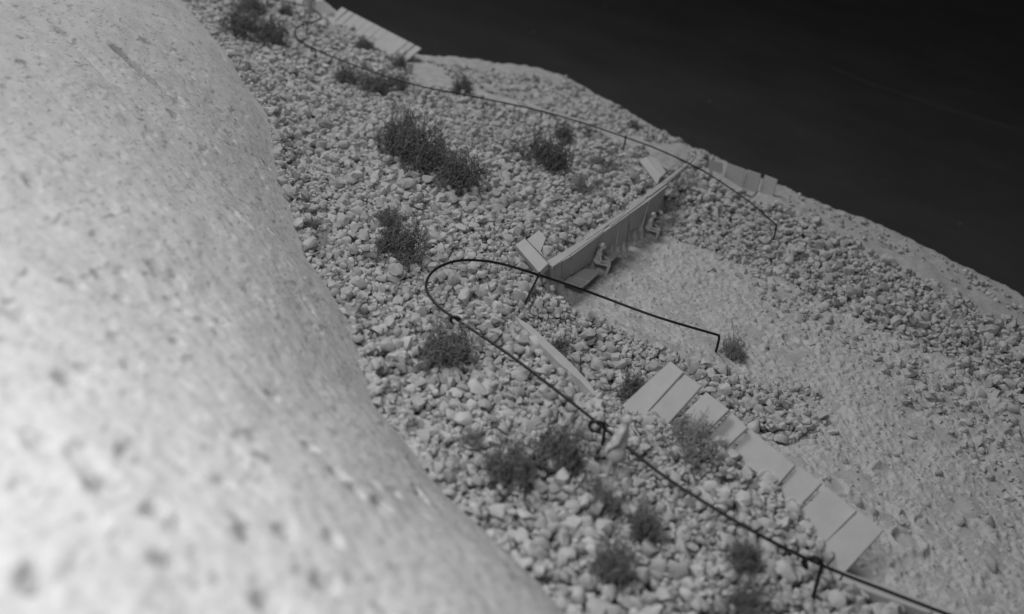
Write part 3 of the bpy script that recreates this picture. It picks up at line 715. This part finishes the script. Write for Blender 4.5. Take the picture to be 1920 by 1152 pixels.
def person_mesh(pose):
    bm = bmesh.new()
    if pose == 'stand':          # faces +Y, long coat, one hand in the pocket
        hp = .92
        for sx, fy in ((-1, .05), (1, -.06)):
            h_ = (sx * .09, 0, hp); k_ = (sx * .095, fy * .6 + .02, .5); an = (sx * .09, fy - .02, .09)
            capsule(bm, h_, k_, .095, .062); capsule(bm, k_, an, .06, .042); capsule(bm, an, (sx * .1, fy + .13, .035), .045, .036); capsule(bm, (an[0], an[1] - .03, .04), (sx * .1, fy + .05, .035), .04, .04)
        ell(bm, (0, 0, .95), (.175, .125, .14)); ell(bm, (0, 0, 1.12), (.155, .11, .17)); ell(bm, (0, -.005, 1.30), (.185, .115, .16)); capsule(bm, (-.15, 0, 1.41), (.15, 0, 1.41), .062, .062)
        ell(bm, (0, .03, .74), (.20, .235, .30)); ell(bm, (0, .02, .98), (.175, .185, .30)); ell(bm, (0, .0, 1.22), (.165, .14, .24))                                             # coat skirt
        capsule(bm, (0, -.01, 1.42), (0, .01, 1.54), .058, .052); head(bm, (0, .02, 1.635))
        capsule(bm, (-.2, 0, 1.40), (-.255, .02, 1.12), .058, .048); capsule(bm, (-.255, .02, 1.12), (-.225, .15, .90), .046, .036); hand(bm, (-.222, .155, .89), (.2, .25, -1), 1)
        capsule(bm, (.2, 0, 1.40), (.255, -.02, 1.12), .056, .045); capsule(bm, (.255, -.02, 1.12), (.25, .06, .88), .043, .032); hand(bm, (.25, .062, .87), (0, .15, -1), -1)
    else:                        # sits, faces +Y, hands on the knees, feet at z=0
        for sx in (-1, 1):
            h_ = (sx * .09, 0, .53); k_ = (sx * .12, .43, .52); an = (sx * .12, .42, .09)
            capsule(bm, h_, k_, .095, .062); capsule(bm, k_, an, .062, .042); capsule(bm, an, (sx * .13, .56, .035), .045, .036); capsule(bm, (an[0], an[1] - .03, .04), (sx * .125, .47, .035), .04, .04)
            sh = (sx * .2, .02, .97); el = (sx * .26, .10, .70); wr = (sx * .16, .33, .63)
            capsule(bm, sh, el, .056, .045); capsule(bm, el, wr, .043, .032); hand(bm, wr, (-.1 * sx, 1, -.25), -sx)
        ell(bm, (0, -.02, .56), (.18, .14, .13)); ell(bm, (0, -.01, .72), (.155, .11, .17)); ell(bm, (0, .01, .88), (.185, .115, .16)); capsule(bm, (-.15, .02, .98), (.15, .02, .98), .062, .062)
        capsule(bm, (0, .02, .99), (0, .05, 1.11), .058, .052); head(bm, (0, .07, 1.20))
    me = bpy.data.meshes.new('body'); bm.to_mesh(me); bm.free()
    o = bpy.data.objects.new('tmp', me); COL.objects.link(o)
    m = o.modifiers.new('r', 'REMESH'); m.mode = 'VOXEL'; m.voxel_size = .0105
    m = o.modifiers.new('s', 'SMOOTH'); m.iterations = 3; m.factor = .5
    m = o.modifiers.new('d', 'DECIMATE'); m.ratio = .35
    dg = bpy.context.evaluated_depsgraph_get(); me2 = bpy.data.meshes.new_from_object(o.evaluated_get(dg), depsgraph=dg)
    me2.name = 'body'; COL.objects.unlink(o); bpy.data.objects.remove(o)
    me2.polygons.foreach_set('use_smooth', np.full(len(me2.polygons), True)); me2.materials.append(M_figure); return me2
ST, SI = person_mesh('stand'), person_mesh('sit')
def hair_mesh(c):
    bm = bmesh.new(); g = bmesh.ops.create_icosphere(bm, subdivisions=3, radius=1)['verts']
    for v in g: v.co = Vector(c) + Vector((v.co.x * .085, v.co.y * .104 - .026, v.co.z * .118 + .024))
    bmesh.ops.delete(bm, geom=[v for v in bm.verts if v.co.z < c[2] - .055 + max(0, v.co.y - c[1] + .03) * 1.6], context='VERTS')
    bmesh.ops.solidify(bm, geom=list(bm.faces), thickness=.008)
    me = bpy.data.meshes.new('hair'); bm.to_mesh(me); bm.free(); me.polygons.foreach_set('use_smooth', np.full(len(me.polygons), True)); me.materials.append(M_figure); return me
HS_, HI_ = hair_mesh((0, .02, 1.635)), hair_mesh((0, .07, 1.20))
def person(me, hair, loc, yaw, label, tilt=(0, 0), sc=1.0):
    o = thing('person', label, 'person', loc, 'white model figures')
    for nm, m_ in (('body', me), ('hair', hair)):
        c = bpy.data.objects.new(nm, m_); COL.objects.link(c); c.parent = o
    o.rotation_mode = 'XYZ'; o.rotation_euler = (tilt[0], tilt[1], yaw); o.scale = (sc * 1.22, sc * 1.15, sc)
    return o
person(ST, HS_, hit(1141, 896, .12), math.radians(75), 'white figure standing on the gravel beside the near wire, one hand at the pocket', (0, math.radians(7)), 1.0)
person(ST, HS_, hit(574, 42, .1), math.radians(20), 'white figure standing far off, cut by the top of the picture', (0, math.radians(3)), 1.0)
def sit(a, b, c, d, label, sc):
    h = unp(a, b, .52); k = unp(c, d, .52) - h
    person(SI, HI_, (h.x, h.y, -.02), math.atan2(-k.x, k.y), label, (0, 0), sc)
sit(1120, 488, 1145, 494, 'white figure sitting between the two bench seats against the long wall', .95)
sit(1217, 425, 1240, 432, 'white figure sitting in shade under the far end of the long wall', .9)

# ------------------------------------------------------------------ marks on the dark floor
def strip(P, w, z, name):
    P = [unp(a, b, z) for a, b in P]; vs, fs = [], []
    for i, q in enumerate(P):
        t = (P[min(i + 1, len(P) - 1)] - P[max(0, i - 1)]); n = Vector((-t.y, t.x, 0)).normalized(); vs += [q + n * w, q - n * w]
    for i in range(len(P) - 1): fs.append([2 * i, 2 * i + 1, 2 * i + 3, 2 * i + 2])
    return mesh(name, vs, fs, False)
obj('seam', strip([(1560,128),(1640,160),(1750,196),(1850,226),(1990,268)], .12, -5.994, 'seam'), M_mark, floor)
vs, fs = [], []; off = 0
for a, b in [(958,99),(1188,92),(818,82),(1660,338),(1135,12),(1400,30),(1500,250),(1745,90),(1880,310),(1800,420),(1000,60),(1330,190)]:
    p = unp(a, b, -5.96); v = stone_shape(I1, a) * .09 * random.uniform(.5, 1.2); vs.append(v + np.array(p)); fs.append(I1[1] + off); off += 12
du = obj('dust', mesh('dust', np.concatenate(vs), np.concatenate(fs)), M_dust, floor); du['kind'] = 'stuff'
